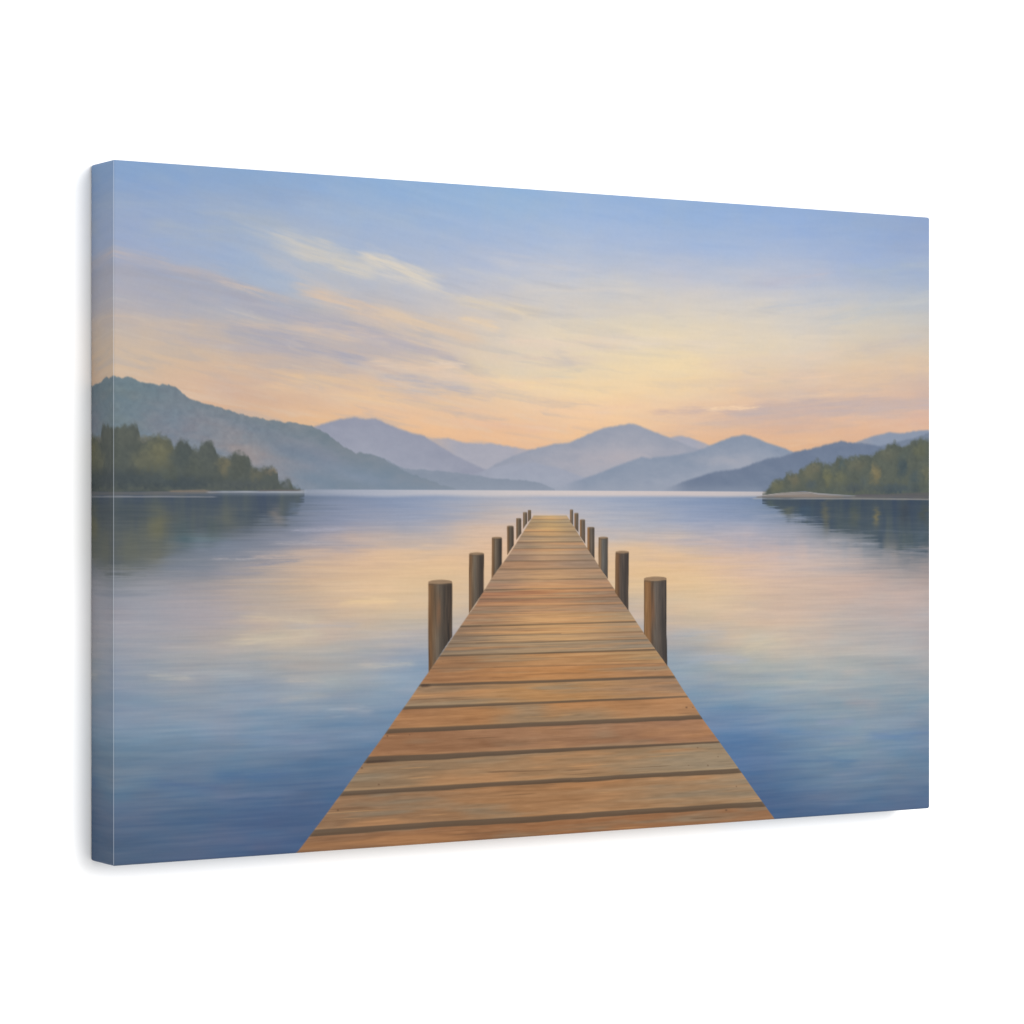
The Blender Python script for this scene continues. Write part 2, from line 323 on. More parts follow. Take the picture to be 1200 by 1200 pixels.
def paint():
    U, V = np.meshgrid(np.linspace(0, 1500, NU + 1), np.linspace(0, 1000, NV + 1))
    U = U.astype(np.float32); V = V.astype(np.float32)
    HOR = 465.0

    # ---- sky ----
    f = rbf_field(SKY)
    us = np.linspace(0, 1500, 301)
    sl = np.interp(us, [0, 520, 850, 1100, 1500], [.19, .19, .06, -.02, -.05])
    vs = V - np.interp(U, us, np.cumsum(sl) * 5.0)
    w1 = fbm(U / 150, vs / 26, 3, 3); w2 = fbm(U / 110, vs / 18, 5, 3)
    c = sample(f, U + w1 * 26, V + w2 * 9)
    for i, (p, hw, col, op) in enumerate(CLOUDS):
        c = stroke(c, U, V, p, hw, col, op, 100 + i * 3)
    # brush marks: scumbled streaks and a little canvas-tooth blotching
    c = desat(c, .08) + np.exp(-((V - 320) / 110) ** 2)[..., None] * np.array([1.0, -.5, .5]) + (sm((V - 330) / 70))[..., None] * np.array([1.0, .5, -9.0])
    st = fbm(U / 60, vs / 7.5, 41, 3); st2 = fbm(U / 26, V / 20, 47, 3); st3 = fbm(U / 200, vs / 24, 53, 2)
    dab = fbm(U / 105 + w2, vs / 15, 61, 4); bank = sm((V - 60) / 120) * (1 - sm((V - 420) / 60)) * (.45 + .55 * (1 - sm((U - 600) / 400)))
    c = mix(c, (220, 204, 186), np.clip(dab - .10, 0, 1) * .6 * bank * sm((V - 130) / 120))
    c = mix(c, (168, 171, 182), np.clip(-dab - .10, 0, 1) * .6 * bank)
    c = c + (st * 3.2)[..., None] * np.array([1, .8, .5]) + (st2 * 2.6)[..., None] * np.array([1.0, .3, -.9]) + (st3 * 3.0)[..., None] * np.array([1.1, .5, -.5])

    # ---- mountains ----
    for k, (pts, top, low, dep, rag) in enumerate(RANGES):
        x, y = PL([tuple(map(float, s.split(','))) for s in pts.split()])
        jag = (fbm(U[0] / 7, U[0] * 0 + k * 3.7, 60 + k, 3) * (1.7 if k < 10 else 1.5) + fbm(U[0] / 30, U[0] * 0 + k, 160 + k, 2) * 1.2) * rag
        r = np.interp(U[0], x, y, left=1200, right=1200) + jag
        m = sm((V - r[None] + 1.8) / (6.0 if k < 9 else 3.8))
        if k == len(RANGES) - 1:
            hazy = sm((U - 350) / 130.0)
        t = np.clip((V - r[None]) / dep, 0, 1.2)
        ends = sm((U - x[0]) / 70 + (1 if x[0] < 30 else 0)) * sm((x[-1] - U) / 70 + (1 if x[-1] > 1470 else 0))
        low_m = .35 + .65 * sm((V - 420) / 40)          # the far ranges melt into the haze along the shore
        m = m * (1 - (1 - ends) * low_m * (1 if k < 9 else 0))
        n = fbm(U / 34 + V / 40, V / 13 - U / 60, 70 + k, 3); n2 = fbm(U / 12, V / 7, 90 + k, 2)
        t = np.clip(t + n * .25, 0, 1.1)
        cc = np.asarray(top, np.float32) + (np.asarray(low, np.float32) - np.asarray(top, np.float32)) * (t * (.6 if k < 9 else 1))[..., None]
        cc = cc + (n * 5 * min(rag, 1.0) + n2 * 2.0)[..., None] * np.array([1, .75, .5])
        if k == 3:      # rosy lower slope of the middle peak
            q = np.exp(-((U - P(715, 538)[0]) / 90) ** 2 - ((V - P(715, 537)[1]) / 14) ** 2)
            cc = mix(cc, (186, 172, 180), q * .45 * (1 + n))
        if k == 5:
            q = np.exp(-((U - P(858, 540)[0]) / 70) ** 2 - ((V - P(858, 540)[1]) / 11) ** 2)
            cc = mix(cc, (168, 168, 184), q * .4 * (1 + n))
        if k == len(RANGES) - 1:   # wooded hill on the left
            for (px, py, rx, ry, col, op) in (
                    (170, 452, 26, 9, (96, 124, 134), .7), (160, 462, 60, 22, (104, 130, 140), .85), (140, 490, 50, 40, (102, 126, 132), .8), (215, 500, 70, 30, (122, 130, 146), .8),
                    (290, 528, 44, 22, (150, 143, 146), .9), (262, 505, 24, 12, (140, 138, 146), .6), (335, 552, 36, 14, (138, 140, 152), .7),
                    (375, 535, 40, 15, (134, 138, 158), .7), (345, 530, 40, 10, (112, 130, 152), .8), (300, 503, 44, 8, (118, 130, 148), .7),
                    (370, 562, 40, 9, (112, 134, 158), .7), (430, 560, 60, 12, (122, 144, 172), .7), (200, 458, 40, 10, (110, 126, 140), .6),
                    (230, 545, 30, 18, (128, 134, 140), .6)):
                ux, vy = P(px, py)
                uu = U - ux; vv = V - vy - uu * .22
                q = np.exp(-(uu / (rx * 1.25)) ** 2 - (vv / (ry * 1.25)) ** 2)
                cc = mix(cc, col, np.clip(q * op * (1 + .6 * n), 0, 1))
            cc = mix(cc, (122, 140, 162), sm((U - 330) / 170) * .75)
            grove = fbm(U / 7, V / 6, 95, 3)
            cc = cc + (n * 5)[..., None] * np.array([1.2, .2, -.4])
            cc = cc + (grove * 8 * sm((420 - U) / 250))[..., None] * np.array([.9, 1, .9])
        cc = desat(cc, .38 if k < len(RANGES) - 1 else .24)
        c = c * (1 - m[..., None]) + cc * m[..., None]
    # thin haze lying on the far shore
    hz = np.exp(-((V - HOR) / 9.0) ** 2) * .35 * sm((U - 420) / 200) * (1 - sm((U - 1120) / 60))
    c = mix(c, (152, 159, 174), hz)

    # ---- water ----
    fw = rbf_field(WATER, aniso=2.0)
    big = sm((V - 470) / 330.0)
    w1 = fbm(U / 120, V / (2.2 + 9 * big), 11, 3); w2 = fbm(U / 75, V / (2.6 + 2 * big), 13, 3); w3 = fbm(U / 200, V / 13, 14, 3)
    wc = sample(fw, U + w1 * 30, V + w2 * (6 + 3 * big + 8 * np.exp(-((V - 560) / 60) ** 2)) + w3 * (3 + 7 * big))
    blue = sm((V - 560) / 200.0)
    wc = wc * (1 - (.045 - .05 * sm((U - 900) / 400)) * sm((V - 530) / 60) * (1 - sm((V - 700) / 100)))[..., None]
    wc = desat(wc, .12 + .10 * blue[..., None]) + blue[..., None] * np.array([-1.0, -1.0, -9.0]) + (np.exp(-((V - 690) / 70) ** 2))[..., None] * np.array([2.0, -1.5, 2.0])
    # dark mirror of the woods, both shores
    for pts, cols, seed in (
            ("125,675 132,675 169,668 197,645 221,636 252,629 273,621 295,621 308,611 334,613 347,601 357,586", ((70, 82, 94), (96, 100, 98)), 21),
            ("893,586 898,587 915,600 924,608 935,606 944,612 959,615.5 981,621 1008,625 1023,632 1032,640 1042,645 1052,643 1062,640 1076,643 1090,644", ((62, 75, 88), (76, 90, 98)), 23)):
        x, y = PL([tuple(map(float, s.split(','))) for s in pts.split()])
        b = np.interp(U, x, y, left=0 if seed == 23 else y[0], right=0 if seed == 21 else y[-1])
        r = fbm(U / 55, V / 2.0, seed, 3); r2 = fbm(U / 7, U * 0 + 2, seed + 4, 2)
        m = sm((b - V + r * 17 + r2 * 3 + 7) / (15 if seed == 23 else 24)) * (U > x[0] - 1 if seed == 23 else U < x[-1] + 1)
        t = np.clip((V - 480) / (150 if seed == 21 else 80), 0, 1)[..., None]
        cc = np.array(cols[0]) + (np.array(cols[1]) - np.array(cols[0])) * t
        colm = fbm(U / 15, V / 80 + w2 * .10, seed + 9, 3)
        cc = cc + (colm * 11)[..., None] * np.array([1.0, .8, -.1])
        wc = mix(wc, 0, m * 0) * (1 - m[..., None] * .95) + cc * (m[..., None] * .95)
    for (px, py, rx, ry, col, op) in (
            (262, 640, 62, 15, (120, 130, 147), .6), (200, 664, 52, 13, (116, 124, 136), .6), (322, 630, 44, 9, (138, 142, 158), .5), (235, 668, 40, 9, (132, 138, 152), .5),
            (185, 617, 17, 22, (112, 110, 84), .75), (150, 640, 20, 26, (104, 106, 90), .6), (150, 600, 26, 12, (70, 80, 84), .6), (215, 622, 12, 16, (78, 92, 96), .8),
            (248, 618, 10, 16, (82, 94, 94), .7), (232, 632, 26, 6, (98, 122, 130), .5), (268, 606, 14, 14, (100, 104, 96), .6), (324, 604, 8, 10, (128, 122, 118), .7),
            (288, 606, 10, 14, (76, 88, 98), .6), (218, 632, 8, 5, (78, 98, 106), .8), (180, 652, 14, 14, (112, 112, 98), .5), (345, 596, 7, 8, (98, 112, 132), .6),
            (968, 603, 6, 20, (104, 102, 84), .7), (1026, 606, 5, 11, (118, 110, 82), .85), (1000, 605, 8, 14, (84, 90, 80), .6), (945, 600, 12, 9, (62, 84, 104), .6),
            (925, 600, 9, 7, (100, 104, 92), .7), (905, 590, 8, 4, (88, 100, 92), .6), (1060, 600, 8, 16, (60, 68, 78), .7), (1083, 602, 7, 12, (76, 80, 72), .6),
            (1040, 650, 10, 12, (118, 130, 144), .45), (1078, 630, 8, 10, (84, 98, 108), .6)):
        ux, vy = P(px, py)
        uu = U - ux + w2 * 9; vv = V - vy + w1 * 6
        q = np.exp(-(uu / (rx * 1.3)) ** 2 - (vv / (ry * 1.3)) ** 2)
        wc = mix(wc, col, np.clip(q * op, 0, 1))
    # rosy fingers of light hanging in the reflections
    fing = fbm(U / 24, V / 90 + w2 * .5, 77, 2)
    zone = np.exp(-((V - 566) / 26) ** 2) * sm((U - 860) / 120)
    wc = mix(wc, (222, 186, 166), np.clip(zone * (fing + .25) * .28, 0, .25))
    for i, (p, hw, col, op) in enumerate(WSTROKES):
        col = tuple(desat(np.array(col, np.float32), .15))
        wc = stroke(wc, U, V, p, hw * 1.25, col, op * .62, 400 + i * 3, rag=.6)
    # ripples
    r0 = fbm(U / 90, V / 30, 29, 2)
    r1 = fbm(U / 40 + r0, V / 2.1 + r0 * .8, 31, 3); r2 = fbm(U / 110, V / 4.2, 33, 3); r3 = fbm(U / 140, V / 17, 35, 3); r4 = fbm(U / 60, V / 22, 37, 3)
    amp = np.interp(V, [475, 520, 600, 800, 1000], [2.5, 6, 4.5, 2.2, 1.8])
    wc = wc + (r1 * amp)[..., None] * np.array([1, .9, .8]) + (r2 * (4 + 3 * big))[..., None] * np.array([1.2, .9, .5]) + (r3 * 11 * big)[..., None] * np.array([1.1, .8, .65]) + (r4 * 6 * big)[..., None] * np.array([1.0, -.1, -.5])
    # bright band under the far shore
    wm = sm((V - HOR + .5) / 1.6)
    c = c * (1 - wm[..., None]) + wc * wm[..., None]
    bx = np.interp(U, [0, 360, 520, 800, 1060, 1240, 1500], [0, .55, .78, .95, .9, .8, 0])
    edge = fbm(U / 90, U * 0, 81, 2)
    bm = sm((V - HOR + .6) / 2.0) * (1 - sm((V - 470.5 - edge * 1.5) / 7.5)) * bx
    bcol = np.stack([np.interp(U, [300, 700, 1000, 1500], a) for a in ((186, 214, 212, 190), (190, 202, 198, 188), (202, 198, 194, 190))], -1)
    c = c * (1 - bm[..., None]) + bcol * bm[..., None]

    # ---- woods ----
    def wood(c, pts, base, blobs, seed, shore):
        x, y = PL([tuple(map(float, s.split(','))) for s in pts.split()])
        jag = fbm(U / 8, V / 8, seed, 3) * 6.5 + fbm(U / 3.5, V / 3.5, seed + 1, 2) * 2.2
        r = np.interp(U, x, y, left=2000 if x[0] > 100 else y[0], right=2000 if x[-1] < 1400 else y[-1])
        sx, sy = PL(shore)
        s = np.interp(U, sx, sy)
        m = sm((V - r + jag * .8 + 5) / 11.0) * (1 - sm((V - s + .8) / 1.6))
        n = fbm(U / 13, V / 11, seed + 3, 3); n2 = fbm(U / 5, V / 5, seed + 5, 2)
        cc = np.zeros_like(c) + np.array(base, np.float32)
        for (px, py, rx, ry, col, op) in blobs:
            ux, vy = P(px, py)
            uu = U - ux + n * 9; vv = V - vy + n2 * 5
            q = (uu / (rx * 1.3)) ** 2 + (vv / (ry * 1.3)) ** 2
            cc = mix(cc, col, (1 - sm((np.sqrt(q) - .15) / 1.3)) * op * .9)
        cc = desat(cc, .16) * .98 + (n * 6 + n2 * 4.5)[..., None] * np.array([1.05, 1, .7])
        return c * (1 - m[..., None]) + cc * m[..., None]

    c = wood(c, "125,501 132,500 140,500 146,497.5 155,497 161,500 163,508 165,513 172,513 180,511 187,510 195,511 201,517 204,523 208,518 213,515 217,515.5 222,519 226,525 232,526 236,519 242,515 248,517 252,523 254,531 258,536 264,535 272,533 278,530 286,530 291,533 293,541 296,546 302,547 306,548 309,547 315,548 321,548 326,552 324,560 328,565 332,563 337,560 341,564 343,568 347,572 352,574",
             (82, 90, 85),
             [(150, 512, 16, 14, (88, 94, 86), .9), (170, 512, 9, 6, (128, 122, 104), .7), (188, 530, 16, 20, (116, 114, 84), .9), (168, 540, 14, 18, (108, 108, 84), .7),
              (136, 525, 8, 22, (84, 92, 84), .8), (214, 535, 12, 20, (76, 87, 86), .9), (243, 533, 11, 18, (84, 92, 88), .9), (263, 545, 9, 12, (122, 115, 88), .85),
              (280, 545, 11, 14, (84, 90, 82), .85), (228, 550, 12, 12, (84, 92, 84), .6), (302, 556, 9, 8, (106, 104, 86), .7), (318, 552, 9, 5, (140, 124, 98), .8), (316, 562, 12, 8, (84, 92, 88), .8),
              (336, 567, 7, 7, (104, 112, 118), .8), (150, 562, 50, 11, (64, 76, 82), .9), (215, 566, 40, 9, (66, 79, 86), .9), (285, 568, 40, 6, (76, 85, 88), .8), (200, 556, 10, 8, (88, 96, 84), .6)],
             51, [(125, 576.5), (200, 576), (240, 575), (357, 575)])
    c = wood(c, "893,581 897,578 900,573 907,563 917,562 922,555 928,553 935,555 939,547.7 944,546 951,540 959,538.5 966,542 972,544 979,543 981,537 985,535 990,537 997,536 1008,533 1023,534 1027,527.5 1036,524 1043,521 1048,517.4 1052,521 1058,524 1063,523 1067,517.4 1078,514.7 1090,515",
             (88, 96, 86),
             [(910, 570, 12, 8, (112, 112, 84), .8), (930, 563, 11, 9, (116, 110, 86), .8), (948, 555, 12, 12, (112, 110, 86), .8), (955, 548, 9, 6, (122, 116, 92), .6), (950, 568, 9, 8, (78, 92, 98), .8),
              (970, 560, 9, 12, (112, 112, 80), .9), (987, 543, 7, 7, (74, 92, 96), .9), (985, 560, 10, 9, (106, 108, 82), .8), (1005, 545, 13, 9, (108, 108, 88), .8), (1026, 555, 8, 14, (138, 122, 82), .85),
              (1013, 565, 9, 9, (84, 96, 96), .8), (1040, 532, 14, 9, (104, 106, 88), .8), (1057, 548, 9, 14, (66, 84, 92), .9), (1078, 528, 13, 12, (98, 102, 80), .9), (1060, 532, 8, 8, (88, 100, 92), .6),
              (1086, 555, 6, 12, (108, 108, 84), .8), (1072, 560, 9, 12, (70, 88, 96), .7), (1000, 572, 14, 6, (74, 86, 92), .8), (1050, 573, 40, 7, (68, 84, 94), .9), (975, 574, 12, 5, (80, 92, 86), .7), (1025, 572, 12, 6, (84, 94, 92), .7)],
             55, [(880, 582), (900, 579.5), (917, 577.5), (942, 575.5), (959, 578), (999, 580.5), (1090, 581)])
    # shore spits and waterlines
    def band(c, top, bot, col, op, seed):
        x, y = PL(top); x2, y2 = PL(bot)
        n = fbm(U / 40, V / 6, seed, 3)
        t = np.interp(U, x, y); b = np.interp(U, x2, y2)
        m = sm((V - t + .7 + n * .8) / 1.4) * (1 - sm((V - b + .7 + n * .8) / 1.4)) * sm((U - x[0]) / 8 + (1 if x[0] < 20 else 0)) * sm((x[-1] - U) / 14 + (1 if x[-1] > 1480 else 0))
        return mix(c, np.asarray(col, np.float32), np.clip(m * op * (1 + .35 * n), 0, 1))
    c = band(c, [(884, 582.5), (900, 580), (917, 577.5), (942, 576), (959, 579), (999, 581), (1090, 581.5)], [(884, 583.5), (1000, 585), (1090, 586)], (116, 108, 100), .5, 61)
    c = band(c, [(905, 581), (950, 579), (990, 582)], [(905, 583), (950, 583), (990, 583.4)], (134, 116, 102), .4, 62)
    c = band(c, [(1000, 580), (1090, 577)], [(1000, 582.5), (1090, 582.5)], (92, 90, 94), .7, 68)
    c = band(c, [(880, 583.3), (950, 584), (1000, 583.6), (1090, 584.6)], [(880, 585), (950, 585.4), (1000, 585.2), (1090, 586.2)], (176, 172, 168), .45, 63)
    c = band(c, [(125, 577), (200, 576), (240, 574.5), (262, 575.5)], [(125, 580), (200, 580.5), (262, 578)], (106, 104, 104), .6, 64)
    c = band(c, [(196, 575), (225, 574), (240, 573.5), (250, 575)], [(196, 577), (225, 577), (250, 577)], (134, 120, 106), .6, 65)
    c = band(c, [(125, 581), (190, 581.2), (258, 581.2)], [(125, 583), (190, 583), (258, 582.8)], (146, 146, 152), .6, 66)
    c = band(c, [(240, 575.8), (300, 575.6), (362, 574.4)], [(240, 577.6), (300, 577.5), (362, 577.5)], (178, 180, 188), .55, 67)
    c = band(c, [(300, 574), (357, 573.8)], [(300, 575.8), (357, 575.4)], (104, 98, 98), .7, 69)

    # ---- pier ----
    lx, ly = PL([(625, 604), (596, 651), (576, 678), (558, 708), (531, 746), (501.5, 788.7), (453, 857), (401, 929), (346, 1001.5), (330, 1024)])
    rx, ry = PL([(664.6, 604), (685.8, 638.6), (712, 679), (739, 719), (755, 742.5), (783, 781), (822.6, 841), (866.5, 902), (907.6, 959), (930, 990)])
    wob = fbm(V / 30, V * 0, 201, 2) * .8
    eL = np.interp(V, ly, lx) + wob; eR = np.interp(V, ry, rx) - wob
    top = ly[0]
    q = np.clip((U - eL) / np.maximum(eR - eL, 1), 0, 1)          # 0..1 across the boards
    sea = np.full(V.shape, 5000.0, np.float32)
    seams = []
    for (x1, y1, x2, y2, t1, t2, dk) in SEAMS:
        (a, b), (a2, b2) = P(x1, y1), P(x2, y2)
        s1 = 1000 / 780.0
        mid = b + (b2 - b) * (U - a) / (a2 - a)
        n = fbm(U / 90, U * 0 + b, 210, 3)
        th = (t1 + (t2 - t1) * q) * s1 * (1.18 + .14 * n)
        seams.append((mid + n * th * .16, th, dk))
    # board index: how many seams lie above each point
    dens = np.zeros(V.shape, int)
    for s, th, dk in seams:
        dens += (V < s).astype(int)
    bl = np.array(BOARDS, np.float32)
    b = bl[np.clip(dens, 0, len(bl) - 1)]
    qq = q[..., None]
    near = sm((V - 560) / 300.0)
    hsh = (dens * 7.31) % 17
    gscale = 2.0 + 5.5 * near
    gn = fbm(U / (70 + 90 * near) + hsh, V / gscale + dens * 3.3, 221, 3)
    gf = fbm(U / (40 + 50 * near) + hsh * 2, V / (gscale * .35) + dens * 5.1, 223, 3)
    qw = np.clip(qq + gn[..., None] * .16, 0, 1)
    pc = .94 * np.where(qw < .5, b[..., 0, :] + (b[..., 1, :] - b[..., 0, :]) * sm(qw * 2), b[..., 1, :] + (b[..., 2, :] - b[..., 1, :]) * sm(qw * 2 - 1))
    patch = fbm(U / 170 + hsh, V / (6 + 9 * near) + dens * 1.7, 225, 3)
    grey = np.clip(patch - .12, 0, 1) * 1.3
    pc = mix(pc, (136, 124, 108), np.clip(grey, 0, .6))
    warm = np.clip(-patch - .1, 0, 1)
    pc = mix(pc, (190, 138, 94), np.clip(warm * 1.2, 0, .5))
    pc = pc + (gn * (11 - 2 * near))[..., None] * np.array([1, .85, .7]) + (gf * (6 + 4.5 * near))[..., None] * np.array([1, .9, .8])
    fine = fbm(U / 22 + hsh, V / 1.6 + dens * 4.3, 227, 2)
    pc = pc + (fine * (5 + 4 * near))[..., None] * np.array([1.0, .9, .8])
    # long cracks in the nearer boards
    cr = fbm(U / 150 + hsh, V / 2.6 + dens * 9.1, 231, 2)
    pc = mix(pc, (104, 76, 54), sm((cr - .58) / .2) * near * .5)
    pc = mix(pc, (208, 160, 110), sm((-cr - .60) / .2) * near * .45)
    for s, th, dk in seams:
        dlo = V - s
        m = sm((th * .5 - np.abs(dlo) + .75) / 1.5)
        sc = np.array((90, 74, 60)) + (gn * 7)[..., None] - (5 * np.tanh(dlo / 2))[..., None]
        pc = pc * (1 - m[..., None] * dk) + sc * (m[..., None] * dk)
        # worn pale lip on the far side of each seam
        lip = np.exp(-((dlo + th * .5 + 1.6) / 1.5) ** 2) * .16 * dk * (1 + gn)
        pc = mix(pc, (214, 176, 130), np.clip(lip, 0, 1))
    # nail heads near the board ends
    for (px, py, r) in ((454, 862.5, 1.2), (480, 861, .8), (444, 919.5, 1.3), (424, 900, 1.5), (396, 949.5, 1.4), (804.5, 829, 1.6), (812, 829, 1.0), (817.5, 876, 1.0),
                        (829.5, 897, 1.1), (841.5, 887, .9), (807, 897, .8), (851, 949.5, 1.7), (863, 921.5, 1.0), (519, 775.5, .7), (768, 785, .7), (845, 905, .7)):
        ux, vy = P(px, py)
        qd = np.sqrt(((U - ux) / 1.6) ** 2 + (V - vy) ** 2) / (r * 1.05)
        pc = mix(pc, (96, 70, 52), (1 - sm((qd - .3) / .9)) * .7)
    gold = np.exp(-((V - top) / 34) ** 2) * np.exp(-((q - .52) / .3) ** 2)
    pc = mix(pc, (212, 172, 116), gold * .05)
    glow = np.exp(-((V - P(640, 742)[1]) / 38) ** 2) * np.exp(-((q - .5) / .34) ** 2) + .7 * np.exp(-((V - P(640, 688)[1]) / 22) ** 2) * np.exp(-((q - .5) / .3) ** 2)
    pc = mix(pc, (212, 168, 116), np.clip(glow * (.34 + .5 * gn), 0, .6))
    pc = pc * (1 + .085 * (1 - near))[..., None] * np.array([1.01, 1.0, .97])
    pm = sm((U - eL + .8) / 1.6) * sm((eR - U + .8) / 1.6) * sm((V - top + .8) / 1.6)
    lipm = np.exp(-((U - eL - 1.5) / 1.4) ** 2) + np.exp(-((eR - U - 1.5) / 1.4) ** 2)
    pc = mix(pc, (176, 148, 120), np.clip(lipm * .12, 0, 1))
    c = c * (1 - pm[..., None]) + pc * pm[..., None]
    # painted dark underside showing at the near board ends
    for (px, py, ln) in ((430, 893, 26), (494, 803.5, 8), (822, 841, 6)):
        ux, vy = P(px, py)
        m = sm((U - ux + 2) / 3) * (1 - sm((U - ux - ln) / (ln + 4))) * sm((3.2 - np.abs(V - vy)) / 2) * (q > 0) * (q < 1)
        c = mix(c, (74, 56, 44), m * .7)

    # ---- mooring posts ----
    for i, (x1, x2, yt, f1, f2, sq) in enumerate(POSTS):
        (a, vt), (b2, vt2) = P(x1, yt), P(x2, yt)
        (_, vf1), (_, vf2) = P(x1, f1), P(x2, f2)
        wd = b2 - a
        lo = int(max(0, vt / 1000 * NV - 8)); hi = int(min(NV, max(vf1, vf2) / 1000 * NV + 4))
        u0 = int(a / 1500 * NU - 6); u1 = int(b2 / 1500 * NU + 6)
        u = U[lo:hi, u0:u1]; v = V[lo:hi, u0:u1]
        bulge = .6 * np.sin((v - vt) / 40 + i) * min(1, wd / 30)
        bulge = bulge + fbm(v / 45, v * 0 + i, 350 + i, 3) * min(.9, wd / 38)
        s = (u - a + bulge) / wd
        capn = vt + wd * (.085 if not sq else .07) * (1 - np.sqrt(np.clip(1 - (2 * s - 1) ** 2, 0, 1))) - (0)
        foot = vf1 + (vf2 - vf1) * s
        m = sm((u - a + bulge + .7) / 1.5) * sm((b2 - u - bulge + .7) / 1.5) * sm((v - capn + .7) / 1.5) * sm((foot - v + .7) / 1.5)
        g = fbm(u / max(1.6, wd * .09), v / 70, 300 + i, 3)
        ss = np.clip(s + g * .13, 0, 1)
        if not sq:
            xs = [0, .06, .22, .42, .62, .85, 1]
            pal = [(112, 84, 58), (132, 98, 66), (114, 92, 70), (106, 98, 88), (84, 75, 67), (64, 56, 50), (78, 64, 54)]
        else:
            xs = [0, .08, .28, .36, .5, .72, 1]
            pal = [(126, 94, 64), (154, 116, 76), (138, 100, 66), (92, 78, 66), (106, 99, 93), (82, 76, 73), (68, 62, 60)]
            if i == 12:
                pal = [(112, 86, 62), (130, 98, 66), (112, 84, 62), (90, 74, 64), (84, 76, 72), (74, 67, 64), (68, 60, 57)]
            if i == 11:
                pal = [(140, 110, 82), (150, 118, 86), (128, 108, 88), (104, 100, 96), (106, 106, 106), (86, 86, 86), (78, 72, 68)]
        fade = max(0.0, min(1.0, (640 - yt) / 45.0)) * .22
        if yt < 612: fade += .1
        pal = [tuple(np.array(p) * (1 - fade) + np.array((150, 126, 98)) * fade) for p in pal]
        pc = np.stack([np.interp(ss, xs, [p[k] for p in pal]) for k in range(3)], -1)
        pc = pc * np.array([.92, .90, .87])
        tt = np.clip((v - vt) / (max(vf1, vf2) - vt), 0, 1)
        g2 = fbm(u / max(1.2, wd * .045), v / 26, 380 + i, 2)
        pc = pc + (g * 24 + g2 * 9)[..., None] * np.array([1.1, .9, .7])
        pc = mix(pc, (70, 58, 50), np.clip((tt - .62) * .9, 0, .35) * (s > .2))
        rust = np.exp(-((ss - .42) / .09) ** 2) * np.exp(-((tt - .35) / .2) ** 2)
        if wd > 30: pc = mix(pc, (134, 92, 62), rust * .6)
        # sawn top
        cap_h = wd * (.16 if not sq else .17)
        if wd > 14:
            inside = sm((capn + cap_h - wd * .02 * 0 - v + .6 - (2 * np.abs(s - .5)) ** 2 * cap_h * .55) / 1.4)
            cg = fbm(u / 8, v / 2, 330 + i, 2)
            pc = mix(pc, (156, 128, 100), inside * (.9 + .1 * cg))
            rim = np.exp(-((capn + cap_h * 1.15 - (2 * np.abs(s - .5)) ** 2 * cap_h * .55 - v) / 1.5) ** 2)
            pc = mix(pc, (92, 76, 62), rim * .4)
        else:
            pc = mix(pc, (158, 132, 106), np.exp(-((v - capn) / 2.0) ** 2) * .5)
        c[lo:hi, u0:u1] = c[lo:hi, u0:u1] * (1 - m[..., None]) + pc * m[..., None]
        # the pale halo the painter left round each post
    return np.clip(c, 8, 250).astype(np.float32)


def to_linear(c):
    c = c / 255.0
    return np.where(c <= .04045, c / 12.92, ((c + .055) / 1.055) ** 2.4)

# ==== SCENE ====
import bpy

KEY = ((0.75, -3.4, .85), 2.1, 104.0)   # place (along, out from, up the wall), width, watts
AMB = 1.00

scene = bpy.context.scene
col = scene.collection


def mesh_grid(name, pos, rgb, material, parent):
    """one smooth sheet from a grid of positions (rows, cols, 3) with printed colours"""
    nr, nc, _ = pos.shape
    me = bpy.data.meshes.new(name)
    me.vertices.add(nr * nc)
    me.vertices.foreach_set('co', pos.reshape(-1).astype(np.float32))
    i = np.arange(nr * nc).reshape(nr, nc)
    q = np.stack([i[:-1, :-1], i[1:, :-1], i[1:, 1:], i[:-1, 1:]], -1).reshape(-1, 4)
    n = len(q)
    me.loops.add(n * 4); me.polygons.add(n)
    me.loops.foreach_set('vertex_index', q.reshape(-1).astype(np.int32))
    me.polygons.foreach_set('loop_start', np.arange(0, n * 4, 4, dtype=np.int32))
    me.polygons.foreach_set('loop_total', np.full(n, 4, np.int32))
    me.update(calc_edges=True)
    me.polygons.foreach_set('use_smooth', np.ones(n, bool))
    at = me.color_attributes.new('print', 'FLOAT_COLOR', 'POINT')
    rgba = np.ones((nr * nc, 4), np.float32); rgba[:, :3] = rgb.reshape(-1, 3)
    at.data.foreach_set('color', rgba.reshape(-1))
    me.materials.append(material)
    o = bpy.data.objects.new(name, me); col.objects.link(o)
    o.parent = parent
    return o


def principled(name, rough, spec):
    m = bpy.data.materials.new(name); m.use_nodes = True
    nt = m.node_tree; b = nt.nodes['Principled BSDF']
    b.inputs['Roughness'].default_value = rough
    b.inputs['Specular IOR Level'].default_value = spec
    return m, nt, b


